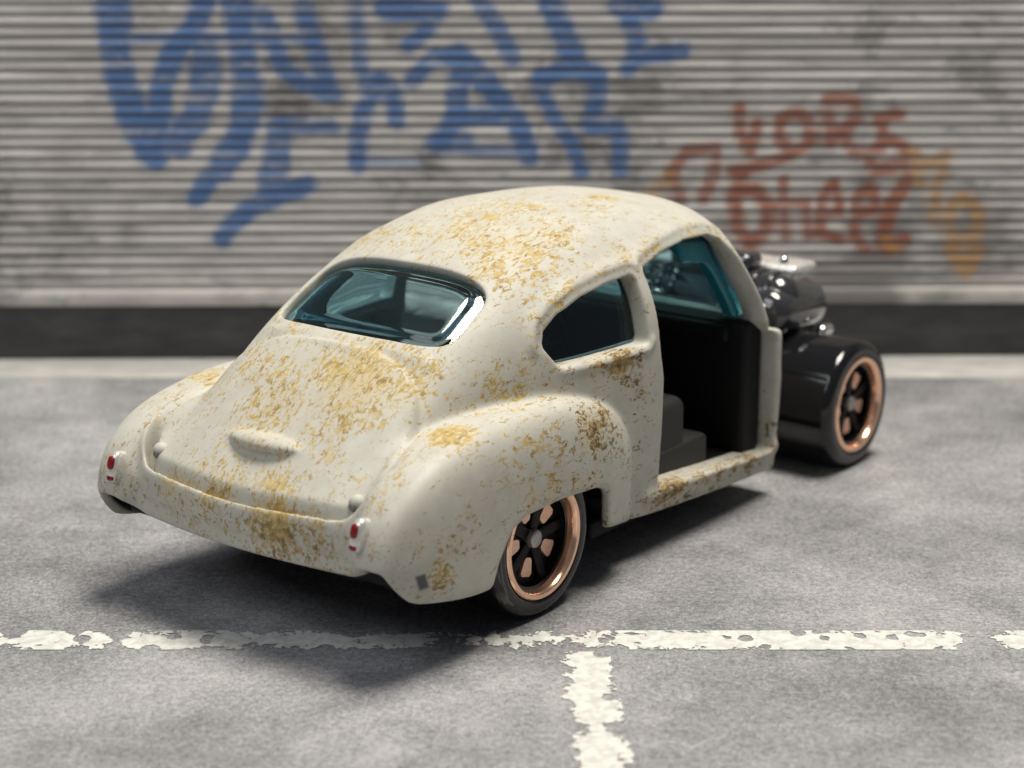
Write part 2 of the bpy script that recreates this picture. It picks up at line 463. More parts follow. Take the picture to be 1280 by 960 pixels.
prof = [(-.40, .00), (-.30, .03), (.00, .10), (.24, .30), (.33, .52), (.30, .74), (.16, .92), (-.08, 1.02), (-.40, 1.06)]
nsl = 38
for i in range(nsl):
    obj('slat', slat_mesh('slat', Z_BAR1+.06+i*PITCH, prof), M_SHUT, wall)
bar_prof = [(-.5, 0), (.35, .02), (.55, .18), (.58, 1.0), (.58, 1.6), (.45, 1.8), (-.5, 1.86)]
obj('bottom_bar', slat_mesh('bottom_bar', Z_BAR0, bar_prof), M_SHUT, wall)

def mat_plinth():
    m, nt, p = new_mat('black_base_board'); b = NB(nt)
    v = b.coord(scale=(300, 1000, 1000)); nz = b.noise(v, .6, 5, .65)
    nt.links.new(b.ramp(nz, [(.3, (.030, .030, .032)), (.7, (.072, .070, .070))]), p.inputs['Base Color'])
    p.inputs['Roughness'].default_value = .6
    return m
bm = bmesh.new(); bm_box(bm, (-150, -.1, 0.02), (150, 3, Z_BAR0-.03), .15, 2)
pl = obj('base_board', bm_mesh('base_board', bm), mat_plinth(), wall)

# ------------------------------------------------------------------ the car body as a distance field
H = 0.15
gx = np.arange(-18.5, 37.0, H, dtype=np.float32)
gy = np.arange(H/2, 16.4, H, dtype=np.float32)
gz = np.arange(0.8, 28.2, H, dtype=np.float32)
X = gx[:, None, None]; Y = gy[None, :, None]; Z = gz[None, None, :]
X2 = gx[:, None]; Z2 = gz[None, :]

def smin(a, b, k):
    h = np.clip(.5+.5*(b-a)/k, 0, 1); return b*(1-h)+a*h-k*h*(1-h)
def smax(a, b, k): return -smin(-a, -b, k)
def sstep(v, a, b):
    t = np.clip((v-a)/(b-a), 0, 1); return t*t*(3-2*t)
def spl(xq, pts):
    """smooth curve through points (monotone cubic)"""
    px = np.array([p[0] for p in pts], float); py = np.array([p[1] for p in pts], float)
    hh = np.diff(px); dl = np.diff(py)/hh
    m = np.zeros(len(px)); m[0] = dl[0]; m[-1] = dl[-1]
    for i in range(1, len(px)-1):
        m[i] = 0 if dl[i-1]*dl[i] <= 0 else (hh[i-1]+hh[i])*3/((2*hh[i]+hh[i-1])/dl[i-1]+(hh[i]+2*hh[i-1])/dl[i])
    q = np.clip(xq, px[0], px[-1]); i = np.clip(np.searchsorted(px, q, side='right')-1, 0, len(px)-2)
    t = (q-px[i])/hh[i]
    return ((2*t**3-3*t**2+1)*py[i]+(t**3-2*t**2+t)*hh[i]*m[i]+(-2*t**3+3*t**2)*py[i+1]+(t**3-t**2)*hh[i]*m[i+1]).astype(np.float32)
def norm_field(g):
    a, b_, c = np.gradient(g, H)
    return g/np.maximum(np.sqrt(a*a+b_*b_+c*c), 1e-3)

def poly_sd(px, pz, pts, r=0.0):
    """signed distance to a polygon in the x-z plane, corners rounded by r (polygon given already inset)"""
    d = np.full(np.broadcast(px, pz).shape, 1e9, np.float32); s = np.ones_like(d)
    n = len(pts)
    for i in range(n):
        ax, az = pts[i]; bx, bz = pts[(i+1) % n]
        ex, ez = bx-ax, bz-az; wx = px-ax; wz = pz-az
        t = np.clip((wx*ex+wz*ez)/(ex*ex+ez*ez), 0, 1)
        d = np.minimum(d, (wx-ex*t)**2+(wz-ez*t)**2)
        c1 = pz >= az; c2 = pz < bz; c3 = ex*wz > ez*wx
        s = np.where((c1 & c2 & c3) | (~c1 & ~c2 & ~c3), -s, s)
    return s*np.sqrt(d)-r

ZTOP = [(-18.5, 7.4), (-17, 9.0), (-16, 10.0), (-14.5, 11.4), (-13, 12.75), (-12, 13.6), (-8, 16.95), (-3.2, 20.2), (2.4, 23.25), (8, 25.25), (14, 26.15), (20, 25.95), (25, 25.55), (30, 24.7), (34, 23.3)]
WID = [(-18.5, 11.3), (-15, 11.2), (-11, 10.5), (-8, 10.2), (-3, 10.5), (2, 11.5), (8, 12.9), (15.5, 13.5), (25, 13.6), (34, 13.45)]
ZBELT = [(-18.5, 5), (-14, 7.0), (-8, 10.3), (-3, 11.8), (4, 12.8), (14, 13), (34, 13)]
NEXP = [(-18.5, 3.2), (-13, 3.2), (-9, 3.3), (-3.2, 3.7), (2.4, 3.1), (12, 2.7), (34, 2.8)]

ztop = spl(gx, ZTOP)[:, None, None]; wid = spl(gx, WID)[:, None, None]; zb = spl(gx, ZBELT)[:, None, None]; ne = spl(gx, NEXP)[:, None, None]
tt = np.maximum((Z-zb)/(ztop-zb), 0)
tuck = np.where(Z < 11, 1-.0011*np.maximum(11-Z, 0)**1.6, 1.0).astype(np.float32)
G = (np.power(Y/(wid*tuck), ne)+np.power(tt, ne))**(1/ne)-1
Mf = norm_field(G.astype(np.float32)); del G, tt
# rear panel under the deck and rounded tail
tail = -(X+16.42-.0125*Y*Y-.05*np.maximum(9.4-Z, 0)**1.35)
Mf = smax(Mf, tail.astype(np.float32), .55)

# rear wings
dz = Z-7.0; dx = X+1.8; dx = np.where(dx < 0, dx-.30*np.maximum(8.2-Z, 0)**1.25*sstep(-X, 8, 14), dx)
rx = np.where(dx < 0, -dx/14.7, dx/13.7); p_ = np.where(dx < 0, 2.5, 2.9)
rz = np.where(dz > 0, dz/8.0, -dz/9.5)
rxz = (np.power(rx, p_)+np.power(rz, p_))**(1/p_)
yc = 11.5+.80*sstep(-X, 8, 14); aw = 3.35-.68*sstep(-X, 8, 14)
ry = np.abs(Y-yc)/aw
nf = 3.7
Ff = norm_field(((np.power(rxz, nf)+np.power(ry, nf))**(1/nf)-1).astype(np.float32)); del rx, rz, rxz, ry, p_
D = smin(Mf, Ff, (.62-.30*sstep(X, 3, 8)+.7*sstep(-X, 9, 13)).astype(np.float32))

# soft boot-lid step and the lip below it (paint-softened casting lines)
lid_hw = spl(gx, [(-18.5, 9.0), (-15.5, 9.3), (-14, 9.9), (-9, 9.75), (-5.5, 8.9), (-3.6, 7.3), (-2.6, 5.2), (-2.0, 2.6), (-1.85, .3)])[:, None, None]
lid_d = np.maximum(Y-lid_hw, X+1.9)
# outline as a polygon in plan (x, y)
LID = [(-15.74, 0), (-15.69, 2.2), (-15.52, 4.4), (-15.28, 6.3), (-14.96, 8.0), (-14.6, 9.1), (-14.1, 9.8), (-13.4, 10.2), (-12.4, 10.35), (-11.4, 10.3), (-10, 10.0), (-8.0, 9.4), (-6.8, 8.5), (-6.1, 7.0), (-5.75, 4.5), (-5.65, 0)]
LIDP = LID+[(x, -y) for x, y in LID[-2:0:-1]]
def lid_sd(x, y): return poly_sd(x, y, LIDP, 0.0)
ld = lid_sd(gx[:, None], gy[None, :])[:, :, None]
up = sstep(Z, 8.4, 9.1)
D = D-up*.22*sstep(-ld, -.12, .22)                                   # lid stands a little proud
D = D+up*(.12+.78*sstep(-X, 12.6, 14.2))*np.exp(-((ld-.18)/.16)**2)*sstep(-X, 2, 8)             # shut line, deeper towards the tail
D = D-.36*np.exp(-((ld-.70)/.30)**2)*sstep(-X, 12.0, 13.0)*sstep(Z, 7.6, 8.8)*sstep(-Y, -11.4, -10.5)  # rounded lip under the lid
# crease just under the rear window
wy = (X+5.6-.012*Y*Y); D = D-.16*np.exp(-(wy/.45)**2)*sstep(-Y, -9.0, -7.0)*sstep(Z, 15, 17)
# boot handle
hx = (X+12.95-.02*Y*Y); hd = np.sqrt((hx/.95)**2+(Y/3.35)**2+((Z-13.2)/.66)**2)-1
D = smin(D, (hd*.66).astype(np.float32), .18)

# openings on the side, all drawn in the x-z plane
DOOR = [(15.5, 5.4), (15.7, 13.9), (15.35, 16.2), (15.5, 21.9), (19, 22.55), (23, 22.85), (26.4, 22.7), (27.6, 22.2), (28.8, 20), (30.0, 17), (30.5, 15.3), (32.5, 13.9), (32.7, 4.0)]
QUAR = [(4.6, 16.75), (13.9, 16.85), (14.25, 21.75), (11, 21.5), (7.9, 21.0), (5.4, 20.2), (3.9, 19.3), (3.45, 18.35)]
def inset(pts, r):
    c = np.mean(np.array(pts), 0); out = []
    n = len(pts)
    for i in range(n):
        a, b_, c_ = np.array(pts[i-1]), np.array(pts[i]), np.array(pts[(i+1) % n])
        e1 = (b_-a)/np.linalg.norm(b_-a); e2 = (c_-b_)/np.linalg.norm(c_-b_)
        s = np.sign(sum(pts[k][0]*pts[(k+1) % n][1]-pts[(k+1) % n][0]*pts[k][1] for k in range(n)))
        n1 = s*np.array([-e1[1], e1[0]]); n2 = s*np.array([-e2[1], e2[0]])
        bi = n1+n2; k = r/max(.35, (1+n1@n2)/2*np.linalg.norm(bi)/np.linalg.norm(bi))
        out.append(tuple(b_+bi/np.linalg.norm(bi)*r*min(1.6, 1/max(.5, np.sqrt((1+n1@n2)/2)))))
    return out
door2 = poly_sd(X2, Z2, inset(DOOR, .5), .5)
quar2 = poly_sd(X2, Z2, inset(QUAR, .5), .5)
side2 = np.minimum(door2, quar2)
# drip moulding above door and quarter window, sill lip
ring = np.exp(-((side2-1.05)/.34)**2)*np.where(X2 < 9, sstep(Z2, 17.4, 18.6), sstep(Z2, 20.6, 21.6))
D = D-.26*(ring*sstep(-X2, -29.5, -27.5))[:, None, :]*sstep(Y, 7, 9)
D = D-.20*(np.exp(-((quar2-.40)/.28)**2)*sstep(-Z2, -17.6, -17.0)*sstep(X2, 4, 5))[:, None, :]*sstep(Y, 9, 10)
sill = np.exp(-((Z2-4.75+.03*(X2-15))/.55)**2)*sstep(X2, 13.2, 14.2)
D = D-.30*sill[:, None, :]*sstep(Y, 11, 12)

# wind-screen rake, belt step and firewall face
xw = spl(gz, [(0, 42), (12, 37), (15.6, 34.9), (17, 34.2), (20, 32.4), (23, 30.8), (24.4, 29.9), (25.3, 28.5), (26.5, 25), (28, 18)])[None, None, :]
fa = (X-xw+.0215*Y*Y)*.9
fb = np.maximum(X-33.55+.0*Y, (Z-14.55+.006*(Y-13)**2*0)*.8+(X-31.5)*.12)
D = smax(D, np.minimum(fa, fb).astype(np.float32), .55)
D = smax(D, (X-33.6)+0*Y+0*Z, .5)

D0 = D.copy()                                                        # solid outer skin, kept for the glass
inner = D+1.15+.65*sstep(X, 1, 3.5)*sstep(-X, -17, -16)*sstep(Z, 14.5, 16)+1.0*sstep(X, 29.5, 31)*sstep(-Z, -16, -14)+1.1*sstep(-Z, -7.5, -6.0)*sstep(X, 12, 14)
lim = np.maximum(X-32.4, -(Z-.5)+0*X)
shell = smax(D, -np.maximum(inner, lim*1.0), .12)

# cut-outs
arch = poly_sd(X2, Z2, inset([(-6.9, -3), (-6.6, 4.2), (-5.8, 6.0), (-4.5, 7.75), (-2.9, 8.35), (1.3, 8.45), (5.3, 8.15), (6.9, 7.7), (6.95, -3)], .8), .8)
ARCH3 = np.maximum(arch[:, None, :], 8.6-Y)
zc = spl(gx, [(-18, 5.9), (-15, 5.45), (-7, 4.25), (5, 4.75), (9, 4.35), (12.5, 3.45), (20, 2.9), (33, 2.15)])[:, None, None]
zc = zc+(1.0+1.2*sstep(Y, 9.5, 12))*sstep(-X, 10.5, 13)*sstep(-Y, -14.1, -13.2)
bottom = Z-zc
door3 = np.maximum(door2[:, None, :], 6.0-Y)
quar3 = np.maximum(quar2[:, None, :], 6.0-Y)
# rear window in plan: a band that follows the roof, cut along its normal
c36 = math.cos(math.radians(29)); s36 = math.sin(math.radians(29))
u = ((X+1.15)*c36+(Z-21.35)*s36)                                      # up the slope
hwid = 8.15-.05*(u+3.2)
ru = np.abs(u-.0+.010*Y*Y*0)/3.05
rear3 = (np.power(np.abs(u+.004*Y*Y*np.sign(u))/3.85, 5.0)+np.power(Y/hwid, 5.4))**(1/5.2)-1
rear3 = norm_field(rear3.astype(np.float32)); rear3 = np.maximum(rear3, 17.6-Z)
# wind-screen opening
wsc = np.maximum(np.maximum(15.6-Z, (Z-22.9-.0*Y)), Y-(10.8-.30*(Z-15.6)))
wsc = np.maximum(wsc, 24.0-X)
for cut, k in ((ARCH3, .38), (bottom, .35), (door3, .30), (quar3, .26), (rear3, .28), (wsc, .3)):
    shell = smax(shell, -cut.astype(np.float32), k)

def blur3(F, n=1):
    for _ in range(n):
        for ax in range(3):
            G = F.copy()
            s0 = [slice(None)]*3; s1 = [slice(None)]*3; s2 = [slice(None)]*3
            s0[ax] = slice(1, -1); s1[ax] = slice(0, -2); s2[ax] = slice(2, None)
            G[tuple(s0)] = .5*F[tuple(s0)]+.25*(F[tuple(s1)]+F[tuple(s2)])
            F = G
    return F

def full(F):                                                         # mirror the half field
    return np.concatenate([F[:, ::-1, :], F], axis=1)
FULL_O = np.array([gx[0], -gy[-1], gz[0]], np.float32)

def surface_nets(F, org, h):
    """dual contouring of the zero level; returns verts, quads, normals"""
    S = F < 0
    nx, ny, nz = F.shape
    cs = np.zeros((nx-1, ny-1, nz-1), np.uint8)
    for a in (0, 1):
        for b_ in (0, 1):
            for c in (0, 1):
                cs += S[a:nx-1+a, b_:ny-1+b_, c:nz-1+c]
    act = (cs > 0) & (cs < 8)
    idx = np.full(act.shape, -1, np.int32)
    I, J, K = np.nonzero(act); n = len(I); idx[I, J, K] = np.arange(n)
    acc = np.zeros((n, 3), np.float64); cnt = np.zeros(n)
    cor = [(a, b_, c) for a in (0, 1) for b_ in (0, 1) for c in (0, 1)]
    val = {c: F[I+c[0], J+c[1], K+c[2]].astype(np.float64) for c in cor}
    for c0 in cor:
        for ax in range(3):
            if c0[ax]: continue
            c1 = list(c0); c1[ax] = 1; c1 = tuple(c1)
            f0, f1 = val[c0], val[c1]; m = (f0 < 0) != (f1 < 0)
            t = np.zeros(n); t[m] = f0[m]/(f0[m]-f1[m])
            pt = np.array(c0, float)[None, :].repeat(n, 0); pt[:, ax] = t
            acc[m] += pt[m]; cnt[m] += 1
    P = acc/cnt[:, None]
    gr = np.zeros((n, 3))
    for c in cor:
        w = [(P[:, i] if c[i] else 1-P[:, i]) for i in range(3)]
        d = [(1 if c[i] else -1) for i in range(3)]
        gr[:, 0] += val[c]*d[0]*w[1]*w[2]; gr[:, 1] += val[c]*d[1]*w[0]*w[2]; gr[:, 2] += val[c]*d[2]*w[0]*w[1]
    V = (np.stack([I, J, K], 1)+P)*h+org
    Q = []
    for ax in range(3):
        o1, o2 = [(1, 2), (2, 0), (0, 1)][ax]
        s0 = [slice(None)]*3; s1 = [slice(None)]*3
        s0[ax] = slice(0, -1); s1[ax] = slice(1, None)
        A = S[tuple(s0)]; B = S[tuple(s1)]
        for flip in (False, True):
            E = (A & ~B) if not flip else (~A & B)
            e = np.array(np.nonzero(E))
            ok = (e[o1] > 0) & (e[o2] > 0) & (e[o1] < F.shape[o1]-1) & (e[o2] < F.shape[o2]-1)
            e = e[:, ok]
            def cell(d1, d2):
                q = e.copy(); q[o1] -= d1; q[o2] -= d2; return idx[q[0], q[1], q[2]]
            q = np.stack([cell(1, 1), cell(0, 1), cell(0, 0), cell(1, 0)], 1)
            if flip: q = q[:, ::-1]
            Q.append(q)
    Q = np.concatenate(Q)
    Q = Q[(Q >= 0).all(1)]
    return V, Q, gr

def vert_normals(F, V, org, h):
    g = np.gradient(F)
    q = (V-org)/h; i = np.clip(np.floor(q).astype(int), 0, np.array(F.shape)-2); t = q-i
    out = np.zeros((len(V), 3))
    for a in (0, 1):
        for b_ in (0, 1):
            for c in (0, 1):
                w = (t[:, 0] if a else 1-t[:, 0])*(t[:, 1] if b_ else 1-t[:, 1])*(t[:, 2] if c else 1-t[:, 2])
                for k in range(3): out[:, k] += w*g[k][i[:, 0]+a, i[:, 1]+b_, i[:, 2]+c]
    return out/np.maximum(np.linalg.norm(out, axis=1), 1e-9)[:, None]

def sub_mesh(name, V, Q, N, sel, attrs=None):
    q = Q[sel]; used = np.unique(q); mp = np.full(len(V), -1, np.int64); mp[used] = np.arange(len(used))
    me = mesh_np(name, V[used], mp[q], True)
    if len(me.vertices) == len(used): me.normals_split_custom_set_from_vertices(N[used].astype(np.float32))
    for k, a in (attrs or {}).items(): attr(me, k, a[used])
    return me

# ------------------------------------------------------------------ car: root and body parts
TX, TY, YAW = -8.829, 130.909, 0.91037
car = bpy.data.objects.new('toy_car', None); COL.objects.link(car)
car.location = (TX*MM, TY*MM, 0); car.rotation_euler = (0, 0, YAW)
tag(car, 'cream rust-flecked die-cast fastback toy car with missing doors and exposed engine', 'toy car')

SF = full(blur3(shell, 1))
V, Q, _ = surface_nets(SF, FULL_O, H)
N = vert_normals(SF, V, FULL_O, H)

# rust map: blobs (x, y, z, radius, weight); where the casting was sprayed
RUST = [
    (-9, 0, 16, 8.5, 9, 8, .60), (8, -3, 25, 9, 8, 6, .58), (2, -12, 15, 8, 4, 6, .48), (-14, 0, 9, 3.5, 9, 3, .62), (22, -13.5, 4, 12, 2, 2, .6), (14, -11, 22.6, 12, 1.6, 1.6, .5), (-3, -10, 16.5, 5, 4, 4, .4), (2, 12, 15, 8, 4, 6, .36), (22, 13.5, 4, 12, 2, 2, .6),
    (-7.85, -4.27, 17.24, 3.18, 3.18, 3.18, 0.95), (-6.91, -7.38, 17.27, 2.55, 2.55, 2.55, 0.8), (-7.23, 0.01, 17.82, 2.55, 2.55, 2.55, 0.6),
    (-11.37, -1.96, 14.54, 2.23, 2.23, 2.23, 0.5), (-7.72, -12.0, 14.53, 1.65, 1.65, 1.65, 0.95), (-9.07, -7.48, 15.56, 2.86, 2.86, 2.86, 0.5),
    (-14.96, -2.01, 11.52, 2.42, 2.42, 2.42, 0.6), (-15.38, 3.78, 9.77, 1.78, 1.78, 1.78, 0.5), (-13.68, -8.06, 12.95, 1.78, 1.78, 1.78, 0.5),
    (-10.17, 4.97, 15.33, 2.29, 2.29, 2.29, 0.4), (-11.47, 8.51, 14.13, 1.27, 1.27, 1.27, 0.3), (-12.95, 4.58, 13.15, 1.59, 1.59, 1.59, 0.35),
    (-9.44, -3.5, 16.05, 2.55, 2.55, 2.55, 0.55), (-9.91, -10.97, 14.21, 1.59, 1.59, 1.59, 0.5), (-9.28, 1.91, 16.23, 1.91, 1.91, 1.91, 0.45),
    (-5.59, -9.41, 16.22, 1.59, 1.59, 1.59, 0.5), (-15.91, 6.01, 9.69, 1.15, 1.15, 1.15, 0.95), (-15.75, 2.24, 9.28, 1.4, 1.4, 1.4, 0.8),
    (-15.97, -4.0, 9.05, 1.65, 1.65, 1.65, 1.05), (-15.88, -0.57, 9.23, 1.27, 1.27, 1.27, 0.5), (-16.34, -8.33, 9.5, 1.27, 1.27, 1.27, 0.6),
    (-15.8, 4.15, 9.35, 1.15, 1.15, 1.15, 0.8), (6.32, -6.27, 24.34, 3.5, 3.5, 3.5, 0.75), (10.4, -6.8, 24.97, 3.18, 3.18, 3.18, 0.65),
    (5.89, -3.67, 24.69, 2.86, 2.86, 2.86, 0.6), (2.63, -3.37, 23.41, 2.55, 2.55, 2.55, 0.5), (21.69, -3.88, 25.69, 1.4, 1.4, 1.4, 0.9),
    (3.81, -6.07, 23.56, 1.91, 1.91, 1.91, 0.65), (5.27, -8.52, 23.05, 1.91, 1.91, 1.91, 0.6), (7.65, -0.75, 25.28, 2.55, 2.55, 2.55, 0.5),
    (3.56, 0.43, 23.97, 2.55, 2.55, 2.55, 0.45), (15.01, -5.62, 25.67, 2.55, 2.55, 2.55, 0.45), (4.13, 4.05, 24.04, 1.91, 1.91, 1.91, 0.3),
    (16.91, -2.72, 26.03, 1.91, 1.91, 1.91, 0.5), (8.12, -10.66, 22.16, 1.27, 1.27, 1.27, 0.55), (14.15, -10.65, 22.94, 1.27, 1.27, 1.27, 0.7),
    (24.5, -10.3, 23.4, 1.15, 1.15, 1.15, 0.7), (5.59, -10.76, 21.28, 0.95, 0.95, 0.95, 0.6), (3.41, -10.65, 20.22, 0.76, 0.76, 0.76, 0.5),
    (18.43, -10.62, 23.05, 1.15, 1.15, 1.15, 0.6), (10.99, -10.72, 22.68, 1.15, 1.15, 1.15, 0.6), (10.2, -13.14, 16.05, 1.4, 1.4, 1.4, 1.0),
    (7.65, -12.83, 15.94, 1.15, 1.15, 1.15, 0.8), (12.52, -13.32, 16.02, 0.76, 0.76, 0.76, 0.6), (4.29, -12.12, 15.07, 1.65, 1.65, 1.65, 0.6),
    (4.88, -14.16, 12.37, 1.78, 1.78, 1.78, 0.95), (6.75, -13.51, 12.99, 1.15, 1.15, 1.15, 0.8), (0.96, -13.22, 14.27, 2.16, 2.16, 2.16, 0.5),
    (-0.99, -10.56, 17.1, 2.04, 2.04, 2.04, 0.55), (0.94, -10.45, 18.96, 1.4, 1.4, 1.4, 0.4), (-2.89, -10.67, 15.27, 1.91, 1.91, 1.91, 0.35),
    (0.86, -11.21, 15.67, 1.65, 1.65, 1.65, 0.5), (-0.21, -14.81, 9.58, 1.27, 1.27, 1.27, 0.8), (4.69, -14.68, 9.09, 1.02, 1.02, 1.02, 0.75),
    (-2.49, -14.82, 9.28, 1.02, 1.02, 1.02, 0.85), (2.64, -14.78, 9.35, 1.02, 1.02, 1.02, 0.8), (18.06, -13.52, 4.81, 1.53, 1.53, 1.53, 1.0),
    (16.09, -13.49, 4.94, 0.89, 0.89, 0.89, 1.0), (23.9, -13.53, 4.28, 1.27, 1.27, 1.27, 0.8), (29.16, -13.34, 3.85, 1.15, 1.15, 1.15, 0.9),
    (32.61, -13.27, 4.22, 0.76, 0.76, 0.76, 0.8), (20.88, -13.56, 4.54, 1.27, 1.27, 1.27, 0.7), (26.38, -13.5, 4.25, 1.15, 1.15, 1.15, 0.8),
    (-11.82, -14.37, 6.99, 1.27, 1.27, 1.27, 0.9), (-13.67, -13.93, 6.2, 0.64, 0.64, 0.64, 0.7), (-10.97, -14.49, 8.13, 1.4, 1.4, 1.4, 0.5),
    (-7.41, 10.32, 14.72, 1.27, 1.27, 1.27, 0.55), (-9.65, 10.47, 14.28, 1.02, 1.02, 1.02, 0.4), (14.26, -12.02, 21.41, 0.38, 0.38, 0.38, 0.8),
    (12.12, -12.99, 3.87, 0.64, 0.64, 0.64, 0.6), (7.26, -14.23, 10.62, 1.27, 1.27, 1.27, 0.4), (13.49, -13.42, 13.88, 0.95, 0.95, 0.95, 0.5),
    (-7.02, 12.0, 14.53, 1.65, 1.65, 1.65, 0.85), (8.819999999999999, 10.66, 22.16, 1.27, 1.27, 1.27, 0.5), (14.85, 10.65, 22.94, 1.27, 1.27, 1.27, 0.63),
    (6.29, 10.76, 21.28, 0.95, 0.95, 0.95, 0.54), (4.11, 10.65, 20.22, 0.76, 0.76, 0.76, 0.45), (19.13, 10.62, 23.05, 1.15, 1.15, 1.15, 0.54),
    (11.69, 10.72, 22.68, 1.15, 1.15, 1.15, 0.54), (10.899999999999999, 13.14, 16.05, 1.4, 1.4, 1.4, 0.9), (8.35, 12.83, 15.94, 1.15, 1.15, 1.15, 0.72),
    (13.219999999999999, 13.32, 16.02, 0.76, 0.76, 0.76, 0.54), (4.99, 12.12, 15.07, 1.65, 1.65, 1.65, 0.54), (5.58, 14.16, 12.37, 1.78, 1.78, 1.78, 0.85),
    (7.45, 13.51, 12.99, 1.15, 1.15, 1.15, 0.72), (1.66, 13.22, 14.27, 2.16, 2.16, 2.16, 0.45), (-0.29000000000000004, 10.56, 17.1, 2.04, 2.04, 2.04, 0.5),
    (-2.1900000000000004, 10.67, 15.27, 1.91, 1.91, 1.91, 0.32), (1.56, 11.21, 15.67, 1.65, 1.65, 1.65, 0.45), (0.49, 14.81, 9.58, 1.27, 1.27, 1.27, 0.72),
    (5.390000000000001, 14.68, 9.09, 1.02, 1.02, 1.02, 0.68), (-1.7900000000000003, 14.82, 9.28, 1.02, 1.02, 1.02, 0.77), (3.34, 14.78, 9.35, 1.02, 1.02, 1.02, 0.72),
    (18.759999999999998, 13.52, 4.81, 1.53, 1.53, 1.53, 0.9), (16.79, 13.49, 4.94, 0.89, 0.89, 0.89, 0.9), (24.599999999999998, 13.53, 4.28, 1.27, 1.27, 1.27, 0.72),
    (29.86, 13.34, 3.85, 1.15, 1.15, 1.15, 0.81), (33.31, 13.27, 4.22, 0.76, 0.76, 0.76, 0.72), (21.58, 13.56, 4.54, 1.27, 1.27, 1.27, 0.63),
    (27.08, 13.5, 4.25, 1.15, 1.15, 1.15, 0.72), (14.959999999999999, 12.02, 21.41, 0.38, 0.38, 0.38, 0.72), (12.819999999999999, 12.99, 3.87, 0.64, 0.64, 0.64, 0.54),
    (7.96, 14.23, 10.62, 1.27, 1.27, 1.27, 0.36), (14.19, 13.42, 13.88, 0.95, 0.95, 0.95, 0.45),
]
def blobs(V, L):
    r = np.zeros(len(V))
    for x, y, z, rx_, ry_, rz_, w in L:
        d2 = (((V[:, 0]-x)/rx_)**2+((V[:, 1]-y)/ry_)**2+((V[:, 2]-z)/rz_)**2)/2.1
        r = np.maximum(r, w*np.exp(-d2))
    return r
rust = blobs(V, RUST)
dark = np.clip(sstep(np.abs(V[:, 1]), 11.2, 12.6)*sstep(V[:, 0], -2, 4)*.85+sstep(-V[:, 2], -10.4, -8.6)*.45, 0, 1)

C = V[Q].mean(1); Cn = N[Q].mean(1)
ldv = lid_sd(C[:, 0], np.abs(C[:, 1]))
outer = Cn[:, 2] > -.25
is_lid = (ldv < .0) & (C[:, 2] > 9.0) & (Cn[:, 2] > .12)
hdv = ((C[:, 0]+12.85)/1.1)**2+(C[:, 1]/3.5)**2
is_han = is_lid & (hdv < 1) & (C[:, 2] > 11.2)
is_lid &= ~is_han
wing = (np.abs(C[:, 1]) > 10.6) & (C[:, 0] < 11.9)
body2 = ((C[:, 0]+1.8)/np.where(C[:, 0] < -1.8, 14.9, 14.1))**2
zt = 7+8.1*np.sqrt(np.maximum(1-body2, 0))
is_wing = wing & (C[:, 2] < zt+.3) & (np.abs(C[:, 1]) > 10.6+.28*np.maximum(C[:, 2]-8, 0)*0) & ~is_lid & ~is_han & (np.abs(C[:, 1])+.0*C[:, 0] > np.interp(C[:, 0], [-16, -8, 2, 9, 12], [10.7, 11.4, 12.5, 13.4, 13.5]))
mx_ = V[:, 0]+13.55+.35*(V[:, 2]-6.8); mz_ = V[:, 2]-6.85
mark = sstep(-np.maximum(np.abs(mx_)-.42, np.abs(mz_)-.55), -.08, .10)*(np.abs(V[:, 1]) > 12.8)
def samp(F, P):                                                      # trilinear look-up in a half field
    q = np.stack([(P[:, 0]-gx[0])/H, (np.abs(P[:, 1])-gy[0])/H, (P[:, 2]-gz[0])/H], 1)
    i = np.clip(np.floor(q).astype(int), 0, np.array(F.shape)-2); t = np.clip(q-i, 0, 1); out = 0
    for a in (0, 1):
        for b_ in (0, 1):
            for c in (0, 1):
                w = (t[:, 0] if a else 1-t[:, 0])*(t[:, 1] if b_ else 1-t[:, 1])*(t[:, 2] if c else 1-t[:, 2])
                out = out+w*F[i[:, 0]+a, i[:, 1]+b_, i[:, 2]+c]
    return out
bare = sstep(-samp(D0, V), .50, .80)*sstep(-V[:, 2], -9.5, -8.5)*sstep(-V[:, 0], -9, -8)   # unpainted black underside
A = {'rust': rust, 'dark': dark, 'mark': mark, 'bare': bare}
rest = ~(is_lid | is_han | is_wing)
obj('body_shell', sub_mesh('body_shell', V, Q, N, rest, A), M_BODY, car)
lid = obj('boot_lid', sub_mesh('boot_lid', V, Q, N, is_lid, A), M_BODY, car)
obj('handle', sub_mesh('handle', V, Q, N, is_han, A), M_BODY, lid)
wings = []
for s in (-1, 1):
    wings.append(obj('rear_wing', sub_mesh('rear_wing', V, Q, N, is_wing & (np.sign(C[:, 1]) == s), A), M_BODY, car))
del SF

# glass: the skin's own curve, set a little inside it
def glass(name, opening, d_out, d_in, pane=None, sel=None):
    g = smax(opening-.22, smax(D0-d_out, d_in-D0, .18), .22)
    if pane is not None: g = smin(g, smax(pane, smax(D0-d_out-.24, d_in-D0, .15), .22), .12)
    Fg = full(blur3(g.astype(np.float32), 2))
    v, q, _ = surface_nets(Fg, FULL_O, H); n_ = vert_normals(Fg, v, FULL_O, H)
    out = []
    if sel is None: out.append(obj(name, sub_mesh(name, v, q, n_, np.ones(len(q), bool)), M_GLASS, car))
    else:
        cy = v[q].mean(1)[:, 1]
        for s in (-1, 1): out.append(obj(name, sub_mesh(name, v, q, n_, np.sign(cy) == s), M_GLASS, car))
    return out
glass('rear_window', rear3, -.55, -1.25, rear3+.95)
glass('quarter_window', quar3, -1.25, -1.75, None, True)
glass('windscreen', np.maximum(wsc, 15.0-Z), -.35, -1.55)

